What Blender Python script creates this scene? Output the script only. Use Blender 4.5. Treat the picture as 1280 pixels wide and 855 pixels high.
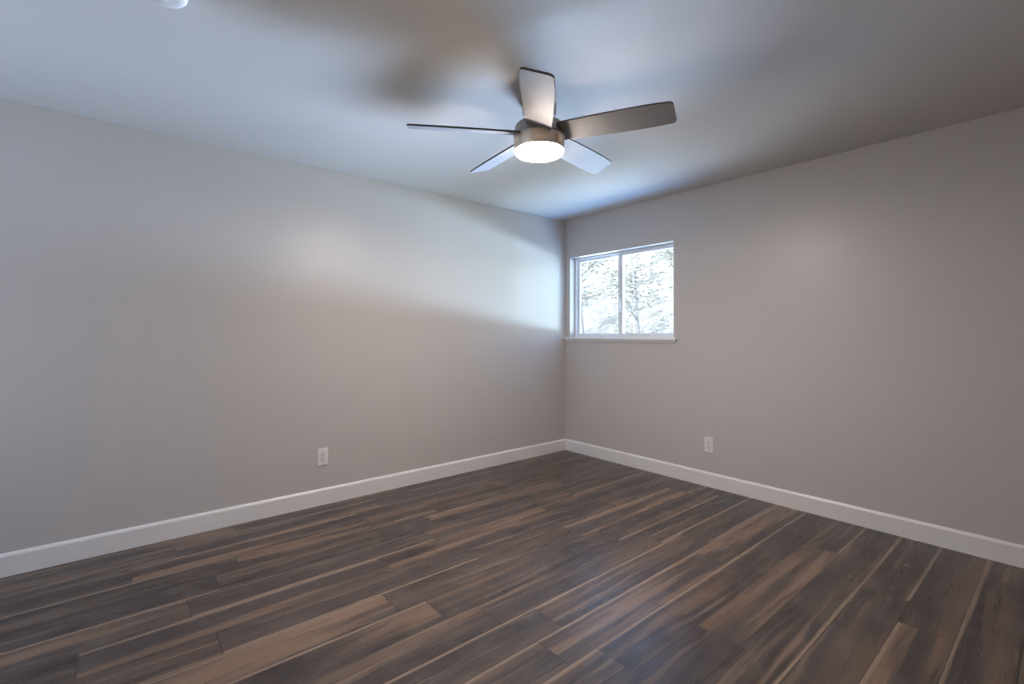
import bpy, bmesh, math, random
from mathutils import Vector, Matrix

for o in list(bpy.data.objects):
    bpy.data.objects.remove(o, do_unlink=True)
SC = bpy.context.scene
COL = SC.collection
R = math.radians

# ------------------------------------------------------------------ camera
CAM_H = 1.24
CAM = Vector((3.52, -3.69, CAM_H))
YAW = 50.1                                   # camera heading, degrees left of +Y
cam_data = bpy.data.cameras.new('camera')
cam_data.sensor_width = 36.0
cam_data.lens = 36.0 * 592.0 / 1280.0
cam_data.shift_y = -10.5 / 1280.0
cam_data.clip_start = 0.02
cam = bpy.data.objects.new('camera', cam_data)
COL.objects.link(cam)
cam.location = CAM
cam.rotation_euler = (R(90), 0, R(YAW))
SC.camera = cam

# ------------------------------------------------------------------ exposure
vs = SC.view_settings
vs.view_transform = 'Standard'
vs.look = 'None'
vs.exposure = 2.0
vs.gamma = 1.0
vs.use_curve_mapping = False
SC.cycles.use_denoising = True
SC.cycles.max_bounces = 12
SC.cycles.diffuse_bounces = 8
SC.cycles.glossy_bounces = 4
SC.cycles.transparent_max_bounces = 12
SC.cycles.sample_clamp_indirect = 6.0
SC.cycles.caustics_reflective = False
SC.cycles.caustics_refractive = False

# ------------------------------------------------------------------ world, sun, added area lamps
w = bpy.data.worlds.new('sky')
SC.world = w
w.use_nodes = True
wn, wl = w.node_tree.nodes, w.node_tree.links
wn.clear()
sky = wn.new('ShaderNodeTexSky')
sky.sky_type = 'NISHITA'
sky.sun_disc = False
sky.sun_elevation = R(42)
sky.sun_rotation = R(190)
bg = wn.new('ShaderNodeBackground')
bg.inputs['Strength'].default_value = 0.22
wo = wn.new('ShaderNodeOutputWorld')
wl.new(sky.outputs[0], bg.inputs[0])
wl.new(bg.outputs[0], wo.inputs[0])

def lamp(name, kind, loc, target, energy, color, **kw):
    d = bpy.data.lights.new(name, kind)
    d.energy = energy
    d.color = color
    for k, v in kw.items():
        setattr(d, k, v)
    o = bpy.data.objects.new(name, d)
    COL.objects.link(o)
    o.location = loc
    o.rotation_euler = (Vector(target) - Vector(loc)).to_track_quat('-Z', 'Y').to_euler()
    return o

# the sun stands behind the house and lights the hillside seen through the window
lamp('sun', 'SUN', (6, -10, 14), (0, 14, 0), 0.7, (1.0, 0.95, 0.88), angle=R(0.6))
# unseen area lamps added outside the window, standing in for light off the ground
WIN = (0.6, 0.0, 1.65)
def area_lamp(name, loc, energy, color, sx, sy, target=WIN):
    lamp(name, 'AREA', loc, target, energy, color, shape='RECTANGLE', size=sx, size_y=sy)
area_lamp('yard_daylight', (-1.6, 8.0, 0.15), 2320.0, (0.54, 0.71, 1.0), 8.0, 0.9)
area_lamp('window_fill_left', (-8.0, 7.0, -0.3), 260.0, (0.15, 0.35, 1.0), 5.0, 1.4)
area_lamp('window_fill_right', (4.5, 8.0, 0.1), 290.0, (0.62, 0.86, 1.0), 4.0, 1.2)
area_lamp('window_fill_near', (0.6, 2.4, -0.2), 29.0, (0.80, 1.0, 1.0), 4.5, 1.6)
area_lamp('window_fill_steep', (0.70, 0.75, 0.40), 12.5, (0.10, 0.39, 1.0), 1.8, 0.4, (0.90, -0.3, 2.44))
area_lamp('window_fill_side', (-1.8, 1.2, 0.5), 52.0, (0.84, 0.92, 1.0), 2.0, 0.6)
# unseen fill lamps added behind the camera to lift the dim walls and ceiling
area_lamp('rear_fill', (1.0, -5.2, 1.2), 3.5, (0.47, 0.68, 1.0), 0.9, 1.6, (1.3, 0.0, 1.3))
area_lamp('upward_fill', (3.0, -4.75, 0.7), 2.6, (1.0, 0.75, 0.30), 2.4, 0.8, (2.9, -4.6, 2.4))

LENS_STRENGTH = 54.6
LENS_COLOR = (1.0, 0.855, 0.74)

# ------------------------------------------------------------------ helpers
def tag(o, label=None, cat=None, group=None, kind=None):
    if label: o['label'] = label
    if cat: o['category'] = cat
    if group: o['group'] = group
    if kind: o['kind'] = kind
    return o

def empty(name, loc):
    o = bpy.data.objects.new(name, None)
    o.empty_display_size = 0.05
    COL.objects.link(o)
    o.location = loc
    return o

def obj(name, bm, mat, parent=None, smooth=None, loc=None, rot=None):
    bmesh.ops.recalc_face_normals(bm, faces=bm.faces)
    me = bpy.data.meshes.new(name)
    if smooth is not None:
        for f in bm.faces: f.smooth = True
        for e in bm.edges:
            if len(e.link_faces) == 2 and e.calc_face_angle(0) > R(smooth):
                e.smooth = False
    bm.to_mesh(me)
    bm.free()
    mats = mat if isinstance(mat, (list, tuple)) else [mat]
    for m in mats: me.materials.append(m)
    o = bpy.data.objects.new(name, me)
    COL.objects.link(o)
    if parent: o.parent = parent
    if loc is not None: o.location = loc
    if rot is not None: o.rotation_euler = rot
    return o

def box(bm, lo, hi, bev=0.0, seg=2):
    lo, hi = Vector(lo), Vector(hi)
    c, s = (lo + hi) / 2, hi - lo
    g = bmesh.ops.create_cube(bm, size=1.0, matrix=Matrix.Translation(c) @ Matrix.Diagonal((s.x, s.y, s.z, 1)))
    if bev > 0:
        es = list({e for v in g['verts'] for e in v.link_edges})
        bmesh.ops.bevel(bm, geom=es, offset=bev, segments=seg, profile=0.5, affect='EDGES')

def lathe(bm, prof, n=64):
    """prof: list of (r, z); closed at the ends when r == 0"""
    rings = []
    for r, z in prof:
        if r < 1e-6:
            rings.append([bm.verts.new((0, 0, z))])
        else:
            rings.append([bm.verts.new((r * math.cos(2 * math.pi * i / n), r * math.sin(2 * math.pi * i / n), z)) for i in range(n)])
    for a, b in zip(rings[:-1], rings[1:]):
        for i in range(n):
            j = (i + 1) % n
            if len(a) == 1 and len(b) == 1: continue
            if len(a) == 1: bm.faces.new((a[0], b[i], b[j]))
            elif len(b) == 1: bm.faces.new((a[i], a[j], b[0]))
            else: bm.faces.new((a[i], a[j], b[j], b[i]))

def prism(bm, pts, axis, a0, a1):
    """extrude a closed 2-D profile along an axis ('x' or 'y'); pts are (other, z)"""
    def P(p, a):
        return (a, p[0], p[1]) if axis == 'x' else (p[0], a, p[1])
    A = [bm.verts.new(P(p, a0)) for p in pts]
    B = [bm.verts.new(P(p, a1)) for p in pts]
    n = len(pts)
    for i in range(n):
        j = (i + 1) % n
        bm.faces.new((A[i], A[j], B[j], B[i]))
    bm.faces.new(A)
    bm.faces.new(B[::-1])

def tube(bm, pts, radii, n=8):
    rings = []
    up = Vector((0.13, 0.31, 0.94)).normalized()
    for k, p in enumerate(pts):
        a = pts[max(0, k - 1)]
        b = pts[min(len(pts) - 1, k + 1)]
        t = (b - a).normalized()
        u = t.cross(up)
        if u.length < 1e-3: u = t.cross(Vector((1, 0, 0)))
        u.normalize()
        v = t.cross(u)
        rings.append([bm.verts.new(p + (u * math.cos(2 * math.pi * i / n) + v * math.sin(2 * math.pi * i / n)) * radii[k]) for i in range(n)])
    for a, b in zip(rings[:-1], rings[1:]):
        for i in range(n):
            j = (i + 1) % n
            bm.faces.new((a[i], a[j], b[j], b[i]))
    bm.faces.new(rings[0][::-1])
    bm.faces.new(rings[-1])

# ------------------------------------------------------------------ materials
class NT:
    def __init__(self, name):
        self.m = bpy.data.materials.new(name)
        self.m.use_nodes = True
        self.n, self.l = self.m.node_tree.nodes, self.m.node_tree.links
        self.n.clear()
        self.out = self.n.new('ShaderNodeOutputMaterial')
    def put(self, sock, v):
        if isinstance(v, bpy.types.NodeSocket): self.l.new(v, sock)
        elif v is not None: sock.default_value = v
    def math(self, op, a, b=None, c=None, clamp=False):
        d = self.n.new('ShaderNodeMath'); d.operation = op; d.use_clamp = clamp
        for i, v in enumerate((a, b, c)):
            if v is not None: self.put(d.inputs[i], v)
        return d.outputs[0]
    def smooth(self, v, a, b, lo=0.0, hi=1.0):
        d = self.n.new('ShaderNodeMapRange'); d.interpolation_type = 'SMOOTHSTEP'
        self.put(d.inputs[0], v)
        for i, q in zip((1, 2, 3, 4), (a, b, lo, hi)): self.put(d.inputs[i], q)
        return d.outputs[0]
    def comb(self, x, y, z):
        d = self.n.new('ShaderNodeCombineXYZ')
        for i, v in enumerate((x, y, z)): self.put(d.inputs[i], v)
        return d.outputs[0]
    def noise(self, vec, scale, detail=3.0, rough=0.55, dist=0.0):
        d = self.n.new('ShaderNodeTexNoise')
        self.put(d.inputs['Vector'], vec)
        d.inputs['Scale'].default_value = scale
        d.inputs['Detail'].default_value = detail
        d.inputs['Roughness'].default_value = rough
        d.inputs['Distortion'].default_value = dist
        return d.outputs['Fac']
    def white(self, vec):
        d = self.n.new('ShaderNodeTexWhiteNoise'); d.noise_dimensions = '3D'
        self.put(d.inputs['Vector'], vec)
        return d.outputs['Value']
    def mix(self, f, a, b, mode='MIX'):
        d = self.n.new('ShaderNodeMix'); d.data_type = 'RGBA'; d.blend_type = mode
        self.put(d.inputs[0], f)
        for s, v in ((d.inputs[6], a), (d.inputs[7], b)):
            self.put(s, v if isinstance(v, bpy.types.NodeSocket) else (*v, 1.0))
        return d.outputs[2]
    def objco(self):
        t = self.n.new('ShaderNodeTexCoord')
        return t.outputs['Object']
    def sep(self, v):
        s = self.n.new('ShaderNodeSeparateXYZ'); self.l.new(v, s.inputs[0])
        return s.outputs
    def bump(self, h, strength, dist):
        b = self.n.new('ShaderNodeBump')
        b.inputs['Strength'].default_value = strength
        b.inputs['Distance'].default_value = dist
        self.l.new(h, b.inputs['Height'])
        return b.outputs[0]
    def principled(self, color, rough=0.5, metal=0.0, normal=None, spec=0.5, **kw):
        p = self.n.new('ShaderNodeBsdfPrincipled')
        self.put(p.inputs['Base Color'], color if isinstance(color, bpy.types.NodeSocket) else (*color, 1.0))
        self.put(p.inputs['Roughness'], rough)
        p.inputs['Metallic'].default_value = metal
        p.inputs['Specular IOR Level'].default_value = spec
        if normal is not None: self.l.new(normal, p.inputs['Normal'])
        for k, v in kw.items(): self.put(p.inputs[k], v)
        self.l.new(p.outputs[0], self.out.inputs[0])
        return self.m

def paint(name, col, rough, spec, texture=0.06):
    t = NT(name)
    co = t.objco()
    n1 = t.noise(co, 120.0, 3.0)
    n2 = t.noise(co, 0.9, 2.0)
    c = t.mix(n2, tuple(v * 0.985 for v in col), tuple(min(1, v * 1.015) for v in col))
    return t.principled(c, rough, 0.0, t.bump(n1, texture, 0.002), spec)

def plain(name, col, rough=0.45, metal=0.0, spec=0.5):
    t = NT(name)
    n = t.noise(t.objco(), 35.0, 2.0)
    c = t.mix(n, tuple(v * 0.97 for v in col), tuple(min(1, v * 1.03) for v in col))
    return t.principled(c, rough, metal, None, spec)

M_WALL = paint('greige_wall_paint', (0.595, 0.56, 0.54), 0.38, 0.5)
M_CEIL = paint('ceiling_paint', (0.66, 0.645, 0.63), 0.75, 0.3)
M_TRIM = paint('white_trim_paint', (0.84, 0.82, 0.81), 0.35, 0.5, 0.01)
M_VINYL = plain('white_vinyl', (0.80, 0.82, 0.84), 0.35)
M_PLATE = plain('white_plastic', (0.86, 0.84, 0.82), 0.35)
M_DETECTOR = plain('aged_white_plastic', (0.70, 0.69, 0.69), 0.45)
M_PLATE2 = plain('white_receptacle_plastic', (0.76, 0.74, 0.72), 0.4)
M_SLOT = plain('dark_slot', (0.05, 0.05, 0.05), 0.6)
M_SCREW = plain('steel_screw', (0.6, 0.6, 0.6), 0.35, 1.0)

def brushed(name, col, rough):
    t = NT(name)
    x, y, z = t.sep(t.objco())
    n = t.noise(t.comb(t.math('MULTIPLY', x, 3.0), t.math('MULTIPLY', y, 3.0), t.math('MULTIPLY', z, 240.0)), 6.0, 2.0)
    c = t.mix(n, tuple(v * 0.88 for v in col), col)
    r = t.smooth(n, 0.2, 0.8, rough - 0.05, rough + 0.07)
    return t.principled(c, r, 1.0)
M_NICKEL = brushed('brushed_nickel', (0.78, 0.64, 0.50), 0.38)
M_NICKEL_DARK = brushed('dark_nickel', (0.36, 0.31, 0.27), 0.38)

def blade_mat():
    t = NT('satin_silver_blade')
    x, y, z = t.sep(t.objco())
    n = t.noise(t.comb(t.math('MULTIPLY', x, 2.0), t.math('MULTIPLY', y, 40.0), z), 3.0, 3.0)
    c = t.mix(n, (0.27, 0.272, 0.285), (0.32, 0.322, 0.335))
    return t.principled(c, 0.55, 0.0, None, 0.12)
M_BLADE = blade_mat()
M_BLADE_EDGE = plain('dark_blade_edge', (0.06, 0.05, 0.045), 0.5)

def lens_mat():
    t = NT('lit_frosted_lens')
    e = t.n.new('ShaderNodeEmission')
    e.inputs[0].default_value = (*LENS_COLOR, 1)
    e.inputs[1].default_value = LENS_STRENGTH
    t.l.new(e.outputs[0], t.out.inputs[0])
    return t.m
M_LENS = lens_mat()

def glass_mat():
    t = NT('window_glass')
    tr = t.n.new('ShaderNodeBsdfTransparent'); tr.inputs[0].default_value = (0.95, 0.97, 0.97, 1)
    gl = t.n.new('ShaderNodeBsdfGlossy'); gl.inputs['Roughness'].default_value = 0.02
    lw = t.n.new('ShaderNodeLayerWeight'); lw.inputs[0].default_value = 0.5
    fr = t.math('ADD', t.math('MULTIPLY', t.math('POWER', lw.outputs['Facing'], 5.0), 0.9), 0.04)   # same from both faces of the pane
    mx = t.n.new('ShaderNodeMixShader')
    t.l.new(fr, mx.inputs[0])
    t.l.new(tr.outputs[0], mx.inputs[1]); t.l.new(gl.outputs[0], mx.inputs[2])
    t.l.new(mx.outputs[0], t.out.inputs[0])
    return t.m
M_GLASS = glass_mat()

def floor_mat():
    t = NT('dark_laminate_planks')
    x, y, z = t.sep(t.objco())
    W, L = 0.18, 1.22
    u = t.math('DIVIDE', t.math('SUBTRACT', x, 0.14), W)
    row = t.math('FLOOR', u)
    fu = t.math('SUBTRACT', u, row)
    roff = t.white(t.comb(row, 3.7, 1.1))
    v = t.math('ADD', t.math('DIVIDE', y, L), t.math('MULTIPLY', roff, 7.0))
    colm = t.math('FLOOR', v)
    fv = t.math('SUBTRACT', v, colm)
    r1 = t.white(t.comb(row, colm, 0.5))
    r2 = t.white(t.comb(row, colm, 7.5))
    r3 = t.white(t.comb(row, colm, 19.5))
    # a plank's own piece of timber: shift the grain by a random amount
    sh = t.math('MULTIPLY', r1, 40.0)
    wob = t.math('MULTIPLY', t.math('SUBTRACT', t.noise(t.comb(t.math('MULTIPLY', x, 3.0), t.math('MULTIPLY', y, 1.3), sh), 1.0, 2.0), 0.5), 0.085)
    gx = t.math('ADD', x, wob)
    broad = t.noise(t.comb(t.math('MULTIPLY', gx, 11.0), t.math('MULTIPLY', y, 0.75), sh), 1.0, 2.0, 0.5)
    fine = t.noise(t.comb(t.math('MULTIPLY', gx, 70.0), t.math('MULTIPLY', y, 2.6), sh), 1.0, 2.0, 0.5)
    spots = t.noise(t.comb(t.math('MULTIPLY', x, 9.0), t.math('MULTIPLY', y, 6.0), sh), 1.0, 3.0, 0.6)
    dark = t.mix(r2, (0.034, 0.026, 0.027), (0.066, 0.050, 0.047))
    dark = t.mix(t.smooth(spots, 0.35, 0.75), dark, (0.090, 0.072, 0.065))
    heart = t.smooth(t.math('ADD', broad, t.math('MULTIPLY', fine, 0.18)), 0.54, 0.78)
    amt = t.smooth(r3, 0.15, 0.95, 0.25, 0.95)
    c = t.mix(t.math('MULTIPLY', heart, amt), dark, (0.235, 0.152, 0.103))
    med = t.noise(t.comb(t.math('MULTIPLY', gx, 30.0), t.math('MULTIPLY', y, 0.8), t.math('ADD', sh, 9.0)), 1.0, 3.0, 0.55)
    c = t.mix(t.smooth(med, 0.53, 0.74, 0.0, 0.75), c, (0.235, 0.165, 0.122))
    # pale sapwood along one long edge: a thin crisp line on some planks, a broad wavy band on others
    wv = t.noise(t.comb(t.math('MULTIPLY', y, 1.5), sh, 2.2), 1.0, 2.0)
    r4 = t.white(t.comb(row, colm, 31.5))
    run = t.math('MULTIPLY', t.math('GREATER_THAN', row, 9.5), t.math('LESS_THAN', row, 12.5))   # three long pale edges side by side
    run = t.math('MULTIPLY', run, t.math('LESS_THAN', y, -1.0))
    side = t.math('MAXIMUM', t.math('GREATER_THAN', r3, 0.40), run)
    ed = t.math('ADD', t.math('MULTIPLY', fu, side), t.math('MULTIPLY', t.math('SUBTRACT', 1.0, fu), t.math('SUBTRACT', 1.0, side)))
    thin = t.math('MULTIPLY', t.smooth(t.math('SUBTRACT', ed, t.math('MULTIPLY', wv, 0.13)), -0.015, 0.05, 1.0, 0.0), t.math('MAXIMUM', t.math('LESS_THAN', r4, 0.50), run))
    wid = t.math('MULTIPLY', t.smooth(wv, 0.25, 0.75, 0.02, 1.0), t.smooth(r2, 0.0, 1.0, 0.22, 0.72))
    wide = t.math('MULTIPLY', t.smooth(t.math('SUBTRACT', t.math('ADD', ed, t.math('MULTIPLY', fine, 0.25)), wid), -0.12, 0.24, 1.0, 0.0), t.math('GREATER_THAN', r4, 0.55))
    sapc = t.mix(fine, (0.20, 0.145, 0.110), (0.38, 0.275, 0.205))
    c = t.mix(t.math('MULTIPLY', wide, t.smooth(r1, 0.0, 1.0, 0.15, 0.6)), c, t.mix(fine, (0.095, 0.062, 0.046), (0.26, 0.165, 0.108)))
    c = t.mix(t.math('MULTIPLY', thin, 0.9), c, sapc)
    # joints
    ju = t.math('MINIMUM', fu, t.math('SUBTRACT', 1.0, fu))
    jv = t.math('MINIMUM', fv, t.math('SUBTRACT', 1.0, fv))
    jm = t.math('MAXIMUM', t.smooth(ju, 0.006, 0.016, 1.0, 0.0), t.smooth(jv, 0.0012, 0.0028, 1.0, 0.0))
    c = t.mix(t.math('MULTIPLY', jm, 0.7), c, (0.018, 0.014, 0.012))
    h = t.math('SUBTRACT', 1.0, jm)
    rough = t.smooth(fine, 0.2, 0.8, 0.25, 0.36)
    return t.principled(c, rough, 0.0, t.bump(h, 0.08, 0.0010), 0.5)
M_FLOOR = floor_mat()

def ground_mat(name, a, b, c3, sc):
    t = NT(name)
    co = t.objco()
    n = t.noise(co, sc, 5.0, 0.6)
    n2 = t.noise(co, sc * 0.22, 3.0)
    c = t.mix(t.smooth(n, 0.35, 0.65), a, b)
    c = t.mix(t.smooth(n2, 0.5, 0.7), c, c3)
    return t.principled(c, 0.9, 0.0, t.bump(n, 0.4, 0.05), 0.2)
M_HILL = ground_mat('dry_hillside', (0.30, 0.285, 0.255), (0.44, 0.42, 0.38), (0.24, 0.235, 0.205), 3.0)
M_YARD = ground_mat('pale_yard_ground', (0.35, 0.34, 0.32), (0.45, 0.44, 0.42), (0.30, 0.31, 0.28), 1.3)
M_BARK = ground_mat('pale_grey_bark', (0.24, 0.24, 0.24), (0.33, 0.33, 0.32), (0.27, 0.27, 0.26), 9.0)
M_LEAF = ground_mat('pale_leaves', (0.34, 0.36, 0.31), (0.44, 0.45, 0.39), (0.37, 0.38, 0.33), 4.0)

# ------------------------------------------------------------------ room shell
XR, YB, H, TH = 4.75, -5.30, 2.44, 0.14
WX0, WX1, WZ0, WZ1 = 0.065, 1.28, 1.20, 2.04      # window opening

def struct(name, bm, m, parent=None, smooth=None):
    o = obj(name, bm, m, parent, smooth)
    if parent is None: o['kind'] = 'structure'
    return o

b = bmesh.new(); box(b, (-TH, YB - TH, -0.12), (XR + TH, TH, 0.0)); FLOOR = struct('floor', b, M_FLOOR)
b = bmesh.new(); box(b, (-TH, YB - TH, H), (XR + TH, TH, H + 0.15)); struct('ceiling', b, M_CEIL)
b = bmesh.new(); box(b, (-TH, YB - TH, 0.0), (0.0, TH, H)); struct('wall_left', b, M_WALL)
b = bmesh.new(); box(b, (XR, YB, 0.0), (XR + TH, 0.0, H)); struct('wall_right', b, M_WALL)
b = bmesh.new(); box(b, (0.0, YB - TH, 0.0), (XR + TH, YB, H)); struct('wall_front', b, M_WALL)
# window wall: one mesh with a hole
b = bmesh.new()
def ring_wall(bm, y0, y1):
    xs = [0.0, WX0, WX1, XR + TH]
    zs = [0.0, WZ0, WZ1, H]
    V = {}
    for k, y in enumerate((y0, y1)):
        for i, x in enumerate(xs):
            for j, z in enumerate(zs):
                V[k, i, j] = bm.verts.new((x, y, z))
    for k in (0, 1):
        for i in range(3):
            for j in range(3):
                if (i, j) == (1, 1): continue
                bm.faces.new((V[k, i, j], V[k, i + 1, j], V[k, i + 1, j + 1], V[k, i, j + 1]))
    for i in range(3):
        for j in (0, 3): bm.faces.new((V[0, i, j], V[0, i + 1, j], V[1, i + 1, j], V[1, i, j]))
    for j in range(3):
        for i in (0, 3): bm.faces.new((V[0, i, j], V[0, i, j + 1], V[1, i, j + 1], V[1, i, j]))
    for i in (1, 2):
        bm.faces.new((V[0, i, 1], V[0, i, 2], V[1, i, 2], V[1, i, 1]))
        bm.faces.new((V[0, 1, i], V[0, 2, i], V[1, 2, i], V[1, 1, i]))
ring_wall(b, 0.0, TH)
struct('wall_back', b, M_WALL)

# baseboards with an eased, stepped top
BH, BT = 0.118, 0.014
def base_profile(s):
    return [(0, 0.0), (s * BT, 0.0), (s * BT, BH - 0.016), (s * (BT - 0.002), BH - 0.011), (s * (BT - 0.005), BH - 0.006), (s * (BT - 0.008), BH - 0.002), (s * (BT - 0.011), BH), (0, BH)]
b = bmesh.new(); prism(b, base_profile(1), 'y', YB, -BT); struct('baseboard_left', b, M_TRIM)
b = bmesh.new(); prism(b, base_profile(-1), 'x', 0.0, XR - BT); struct('baseboard_back', b, M_TRIM)
b = bmesh.new(); prism(b, [(XR + p[0], p[1]) for p in base_profile(-1)], 'y', YB, 0.0); struct('baseboard_right', b, M_TRIM)

# ------------------------------------------------------------------ window
win = empty('window_1', ((WX0 + WX1) / 2, 0.09, WZ0)); win['kind'] = 'structure'
ox, oy, oz = win.location
FY0, FY1 = 0.075, 0.135
ff = 0.018
def wbox(bm, x0, x1, y0, y1, z0, z1, bev=0.003):
    box(bm, (x0 - ox, y0 - oy, z0 - oz), (x1 - ox, y1 - oy, z1 - oz), bev, 1)
b = bmesh.new()
wbox(b, WX0, WX0 + ff, FY0, FY1, WZ0, WZ1)
wbox(b, WX1 - ff, WX1, FY0, FY1, WZ0, WZ1)
wbox(b, WX0 + ff, WX1 - ff, FY0, FY1, WZ0, WZ0 + ff)
wbox(b, WX0 + ff, WX1 - ff, FY0, FY1, WZ1 - ff, WZ1)
obj('window_frame', b, M_VINYL, win)
XM = 0.655
def sash(x0, x1, y0, y1, s, sl=None, sr=None):
    z0, z1 = WZ0 + ff, WZ1 - ff
    q = bmesh.new()
    sl, sr = sl or s, sr or s
    wbox(q, x0, x0 + sl, y0, y1, z0, z1)
    wbox(q, x1 - sr, x1, y0, y1, z0, z1)
    wbox(q, x0 + sl, x1 - sr, y0, y1, z0, z0 + s)
    wbox(q, x0 + sl, x1 - sr, y0, y1, z1 - s, z1)
    o = obj('sash', q, M_VINYL, win)
    g = bmesh.new()
    ym = (y0 + y1) / 2
    wbox(g, x0 + sl - 0.004, x1 - sr + 0.004, ym - 0.002, ym + 0.002, z0 + s - 0.004, z1 - s + 0.004, 0)
    obj('glass_pane', g, M_GLASS, o)
    return o
s1 = sash(WX0 + ff, XM + 0.024, 0.106, 0.128, 0.024, None, 0.046)
s2 = sash(XM - 0.024, WX1 - ff, 0.080, 0.102, 0.026, 0.050, None)
b = bmesh.new()
wbox(b, XM - 0.004, XM + 0.016, 0.060, 0.081, 1.44, 1.58, 0.006)
wbox(b, XM + 0.000, XM + 0.012, 0.048, 0.061, 1.47, 1.55, 0.004)
obj('latch', b, M_VINYL, win)

# stool (inner sill) with a small apron under it
b = bmesh.new()
box(b, (0.004, -0.030, WZ0 - 0.022), (WX1 + 0.035, 0.002, WZ0 + 0.002), 0.006, 3)
box(b, (WX0 + 0.001, 0.0, WZ0 - 0.0), (WX1 - 0.001, FY0 + 0.004, WZ0 + 0.002))
box(b, (0.012, -0.012, WZ0 - 0.040), (WX1 + 0.025, 0.002, WZ0 - 0.020), 0.003, 2)
struct('trim_1', b, M_TRIM)

# ------------------------------------------------------------------ ceiling fan
FX, FY = 1.704, -1.985
fan = empty('ceiling_fan', (FX, FY, H))
tag(fan, 'five-bladed silver ceiling fan with a lit round lamp', 'ceiling fan')
def fl(name, prof, mat, parent=fan, smooth=35, n=72):
    q = bmesh.new(); lathe(q, prof, n)
    return obj(name, q, mat, parent, smooth)
fl('canopy', [(0, 0), (0.088, 0), (0.090, -0.006), (0.088, -0.045), (0.078, -0.058), (0, -0.058)], M_NICKEL_DARK)
fl('neck', [(0, -0.055), (0.052, -0.055), (0.050, -0.100), (0, -0.100)], M_NICKEL_DARK)
ZT, ZB, RM = -0.096, -0.243, 0.131
mh = fl('motor_housing', [(0, ZT), (0.085, ZT), (0.108, ZT - 0.004), (0.121, ZT - 0.013), (RM - 0.002, ZT - 0.026), (RM - 0.002, ZT - 0.078), (0, ZT - 0.078)], M_NICKEL_DARK)
fl('trim_ring', [(0.120, ZT - 0.070), (RM + 0.001, ZT - 0.070), (RM + 0.003, ZT - 0.073), (RM + 0.003, ZT - 0.077), (RM + 0.001, ZT - 0.080), (0.120, ZT - 0.080), (0.120, ZT - 0.070)], M_NICKEL_DARK, mh)
lk = fl('light_kit', [(0, ZT - 0.078), (RM, ZT - 0.078), (RM + 0.001, ZB + 0.006), (RM - 0.002, ZB), (0.122, ZB), (0, ZB)], M_NICKEL)
fl('lens', [(0, ZB - 0.022), (0.070, ZB - 0.0215), (0.108, ZB - 0.019), (0.120, ZB - 0.015), (0.126, ZB - 0.009), (0.1275, ZB - 0.0005), (0, ZB - 0.0005)], M_LENS, lk)

def blade_bm():
    # outline in the blade's plane: u outwards, v across
    lead = [(0.080, 0.064), (0.14, 0.067), (0.22, 0.071), (0.32, 0.076), (0.42, 0.079), (0.52, 0.080), (0.60, 0.078), (0.645, 0.075)]
    trail = [(0.080, -0.062), (0.14, -0.064), (0.22, -0.067), (0.32, -0.070), (0.42, -0.072), (0.52, -0.072), (0.60, -0.070), (0.640, -0.067)]
    tip = []
    for a in range(80, -1, -20):
        tip.append((0.658 + 0.022 * math.cos(R(a)), 0.053 + 0.022 * math.sin(R(a))))
    for a in range(0, -81, -20):
        tip.append((0.650 + 0.022 * math.cos(R(a)), -0.045 + 0.021 * math.sin(R(a))))
    out = lead + tip + trail[::-1]
    q = bmesh.new()
    T = 0.0045
    A = [q.verts.new((u, v, T)) for u, v in out]
    B = [q.verts.new((u, v, -T)) for u, v in out]
    n = len(out)
    q.faces.new(A); q.faces.new(B[::-1])
    for i in range(n):
        j = (i + 1) % n
        f = q.faces.new((A[i], B[i], B[j], A[j]))
        f.material_index = 1
    return q
PITCH, ZBL = 17.0, -0.154
for k in range(5):
    a_img = -94.5 + 72.0 * k - (1.5 if k == 4 else 0.0)                   # angle in the (camera right, camera forward) frame
    ang = R(a_img + YAW)
    q = blade_bm()
    # +v (counter-clockwise side) hangs lower
    sag = (3.4, 0.0, -0.3, -0.6, 1.6)[k]       # each blade hangs a little differently
    q.transform(Matrix.Rotation(R(sag), 4, 'Y') @ Matrix.Rotation(R(-PITCH), 4, 'X'))
    obj('blade', q, [M_BLADE, M_BLADE_EDGE], fan, None, (0, 0, ZBL), (0, 0, ang))

# ------------------------------------------------------------------ wall outlets
def outlet(loc, rz, label):
    """built facing -Y, origin at plate centre on the wall"""
    t = empty('wall_outlet', loc)
    t.rotation_euler = (0, 0, rz)
    tag(t, label, 'outlet', 'white wall outlets')
    q = bmesh.new(); box(q, (-0.038, -0.007, -0.062), (0.038, 0.0, 0.062), 0.004, 3)
    obj('cover_plate', q, M_PLATE, t)
    q = bmesh.new(); box(q, (-0.0175, -0.0095, -0.034), (0.0175, -0.004, 0.034), 0.002, 2)
    r = obj('receptacle', q, M_PLATE2, t)
    for s in (-1, 1):
        q = bmesh.new()
        zc = s * 0.018
        box(q, (-0.0075, -0.0100, zc - 0.003), (-0.0055, -0.0090, zc + 0.005))
        box(q, (0.0055, -0.0100, zc - 0.003), (0.0075, -0.0090, zc + 0.004))
        g = bmesh.ops.create_cone(q, cap_ends=True, segments=12, radius1=0.0024, radius2=0.0024, depth=0.001,
                                  matrix=Matrix.Translation((0, -0.0095, zc - 0.008)) @ Matrix.Rotation(R(90), 4, 'X'))
        obj('slots', q, M_SLOT, r)
        q = bmesh.new()
        bmesh.ops.create_cone(q, cap_ends=True, segments=16, radius1=0.0034, radius2=0.0028, depth=0.0016,
                              matrix=Matrix.Translation((0, -0.0074, s * 0.050)) @ Matrix.Rotation(R(90), 4, 'X'))
        obj('screw', q, M_SCREW, t)
    return t
outlet((0.0, -2.54, 0.346), R(90), 'white outlet on the long blank wall without a window')
outlet((1.60, 0.0, 0.339), 0.0, 'white outlet low on the window wall, below the sill end')

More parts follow.
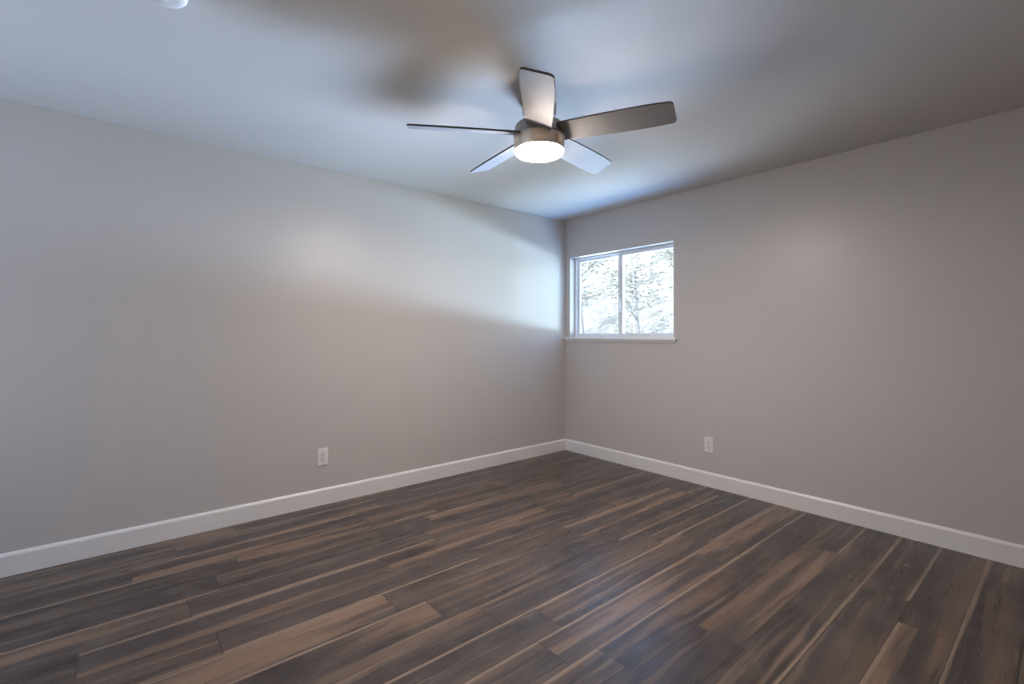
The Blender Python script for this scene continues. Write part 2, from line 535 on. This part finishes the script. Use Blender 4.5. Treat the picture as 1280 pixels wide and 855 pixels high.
# ------------------------------------------------------------------ smoke detector
sd = empty('smoke_detector', (1.488, -3.559, H))
tag(sd, 'round white smoke detector on the bare ceiling, away from the fan', 'smoke detector')
fl('base_plate', [(0, 0), (0.070, 0), (0.071, -0.003), (0.070, -0.010), (0, -0.010)], M_DETECTOR, sd, 35, 48)
cv = fl('cover', [(0, -0.009), (0.064, -0.009), (0.065, -0.014), (0.063, -0.026), (0.055, -0.035), (0.040, -0.039), (0.018, -0.040), (0, -0.040)], M_DETECTOR, sd, 35, 48)
q = bmesh.new(); lathe(q, [(0, -0.0395), (0.011, -0.0395), (0.011, -0.042), (0.009, -0.043), (0, -0.043)], 24)
obj('test_button', q, M_PLATE2, cv, 35)

# ------------------------------------------------------------------ outside the window
random.seed(11)
GZ = -1.6
b = bmesh.new()
box(b, (-38, TH + 0.5, GZ - 0.3), (18, 11.0, GZ))
struct('ground_yard', b, M_YARD)
b = bmesh.new()
NX, NY = 60, 40
grid = []
rr = random.Random(4)
for j in range(NY + 1):
    rowv = []
    for i in range(NX + 1):
        x = -38 + 42 * i / NX
        tt = j / NY
        y = 10.8 + 26 * tt
        z = GZ - 0.1 + 15.0 * (tt ** 1.1) + 0.30 * math.sin(x * 0.7 + tt * 9) + 0.22 * math.sin(x * 1.9 - tt * 15) + rr.uniform(-.12, .12)
        if j == 0: z = GZ - 0.3
        rowv.append(b.verts.new((x, y, z)))
    grid.append(rowv)
for j in range(NY):
    for i in range(NX):
        b.faces.new((grid[j][i], grid[j][i + 1], grid[j + 1][i + 1], grid[j + 1][i]))
struct('hillside', b, M_HILL, None, 80)

def hill_z(y):
    tt = max(0.0, (y - 10.8) / 26)
    return GZ - 0.1 + 15.0 * tt ** 1.1

def tree(x, y, h, seed, label, leafy):
    rg = random.Random(seed)
    z0 = hill_z(y) - 0.4
    t = empty('tree', (x, y, z0))
    tag(t, label, 'tree', 'trees on the slope outside')
    tips = []
    bt = bmesh.new()
    pts = [Vector((0, 0, 0))]
    d = Vector((rg.uniform(-.12, .12), rg.uniform(-.1, .1), 1)).normalized()
    for k in range(7):
        d = (d + Vector((rg.uniform(-.12, .12), rg.uniform(-.12, .12), 0.05))).normalized()
        pts.append(pts[-1] + d * h / 7)
    r0 = h * 0.020
    tube(bt, pts, [r0 * (1 - 0.11 * k) for k in range(8)], 10)
    obj('trunk', bt, M_BARK, t, 60)
    bb = bmesh.new()
    for k in range(14):
        f = rg.uniform(0.25, 0.95)
        i = min(6, int(f * 7)); p = pts[i].lerp(pts[i + 1], f * 7 - i)
        az = rg.uniform(0, 2 * math.pi)
        dd = Vector((math.cos(az), math.sin(az), rg.uniform(0.1, 0.9))).normalized()
        L = h * rg.uniform(0.18, 0.36) * (1.15 - 0.5 * f)
        bp = [p]
        for s in range(4):
            dd = (dd + Vector((rg.uniform(-.3, .3), rg.uniform(-.3, .3), rg.uniform(-.15, .3)))).normalized()
            bp.append(bp[-1] + dd * L / 4)
            if s > 0: tips.append(bp[-1])
        rb = r0 * 0.40 * (1 - 0.5 * f)
        tube(bb, bp, [rb, rb * .8, rb * .6, rb * .4, rb * .2], 6)
        for s in range(4):
            q0 = bp[rg.randint(1, 4)]
            d2 = (dd + Vector((rg.uniform(-1, 1), rg.uniform(-1, 1), rg.uniform(-.3, .8)))).normalized()
            q1 = q0 + d2 * L * 0.25
            q2 = q1 + (d2 + Vector((rg.uniform(-.5, .5), rg.uniform(-.5, .5), 0))).normalized() * L * 0.22
            tube(bb, [q0, q1, q2], [rb * .35, rb * .25, rb * .12], 5)
            tips.append(q2); tips.append(q1)
    obj('branches', bb, M_BARK, t, 60)
    lf = bmesh.new()
    for p in tips:
        for k in range(leafy):
            c = p + Vector((rg.gauss(0, .22), rg.gauss(0, .22), rg.gauss(0, .18)))
            m = Matrix.Translation(c) @ Matrix.Rotation(rg.uniform(0, 6.28), 4, 'Z') @ Matrix.Rotation(rg.uniform(-1, 1), 4, 'X')
            s = rg.uniform(0.06, 0.14)
            vs_ = [lf.verts.new(m @ Vector(v)) for v in ((-s, 0, 0), (-.2 * s, -.45 * s, .1 * s), (s, 0, 0), (-.2 * s, .45 * s, .1 * s))]
            lf.faces.new(vs_)
    o = obj('foliage', lf, M_LEAF, t)
    return t
tree(-12.9, 14.9, 6.5, 3, 'pale leafy tree seen through the left-hand window pane', 16)
tree(-7.9, 12.9, 6.0, 8, 'grey-trunked tree seen in the right-hand window pane', 8)
tree(-10.2, 19.5, 6.0, 21, 'tree farthest up the slope, beyond the other trees outside the window', 9)
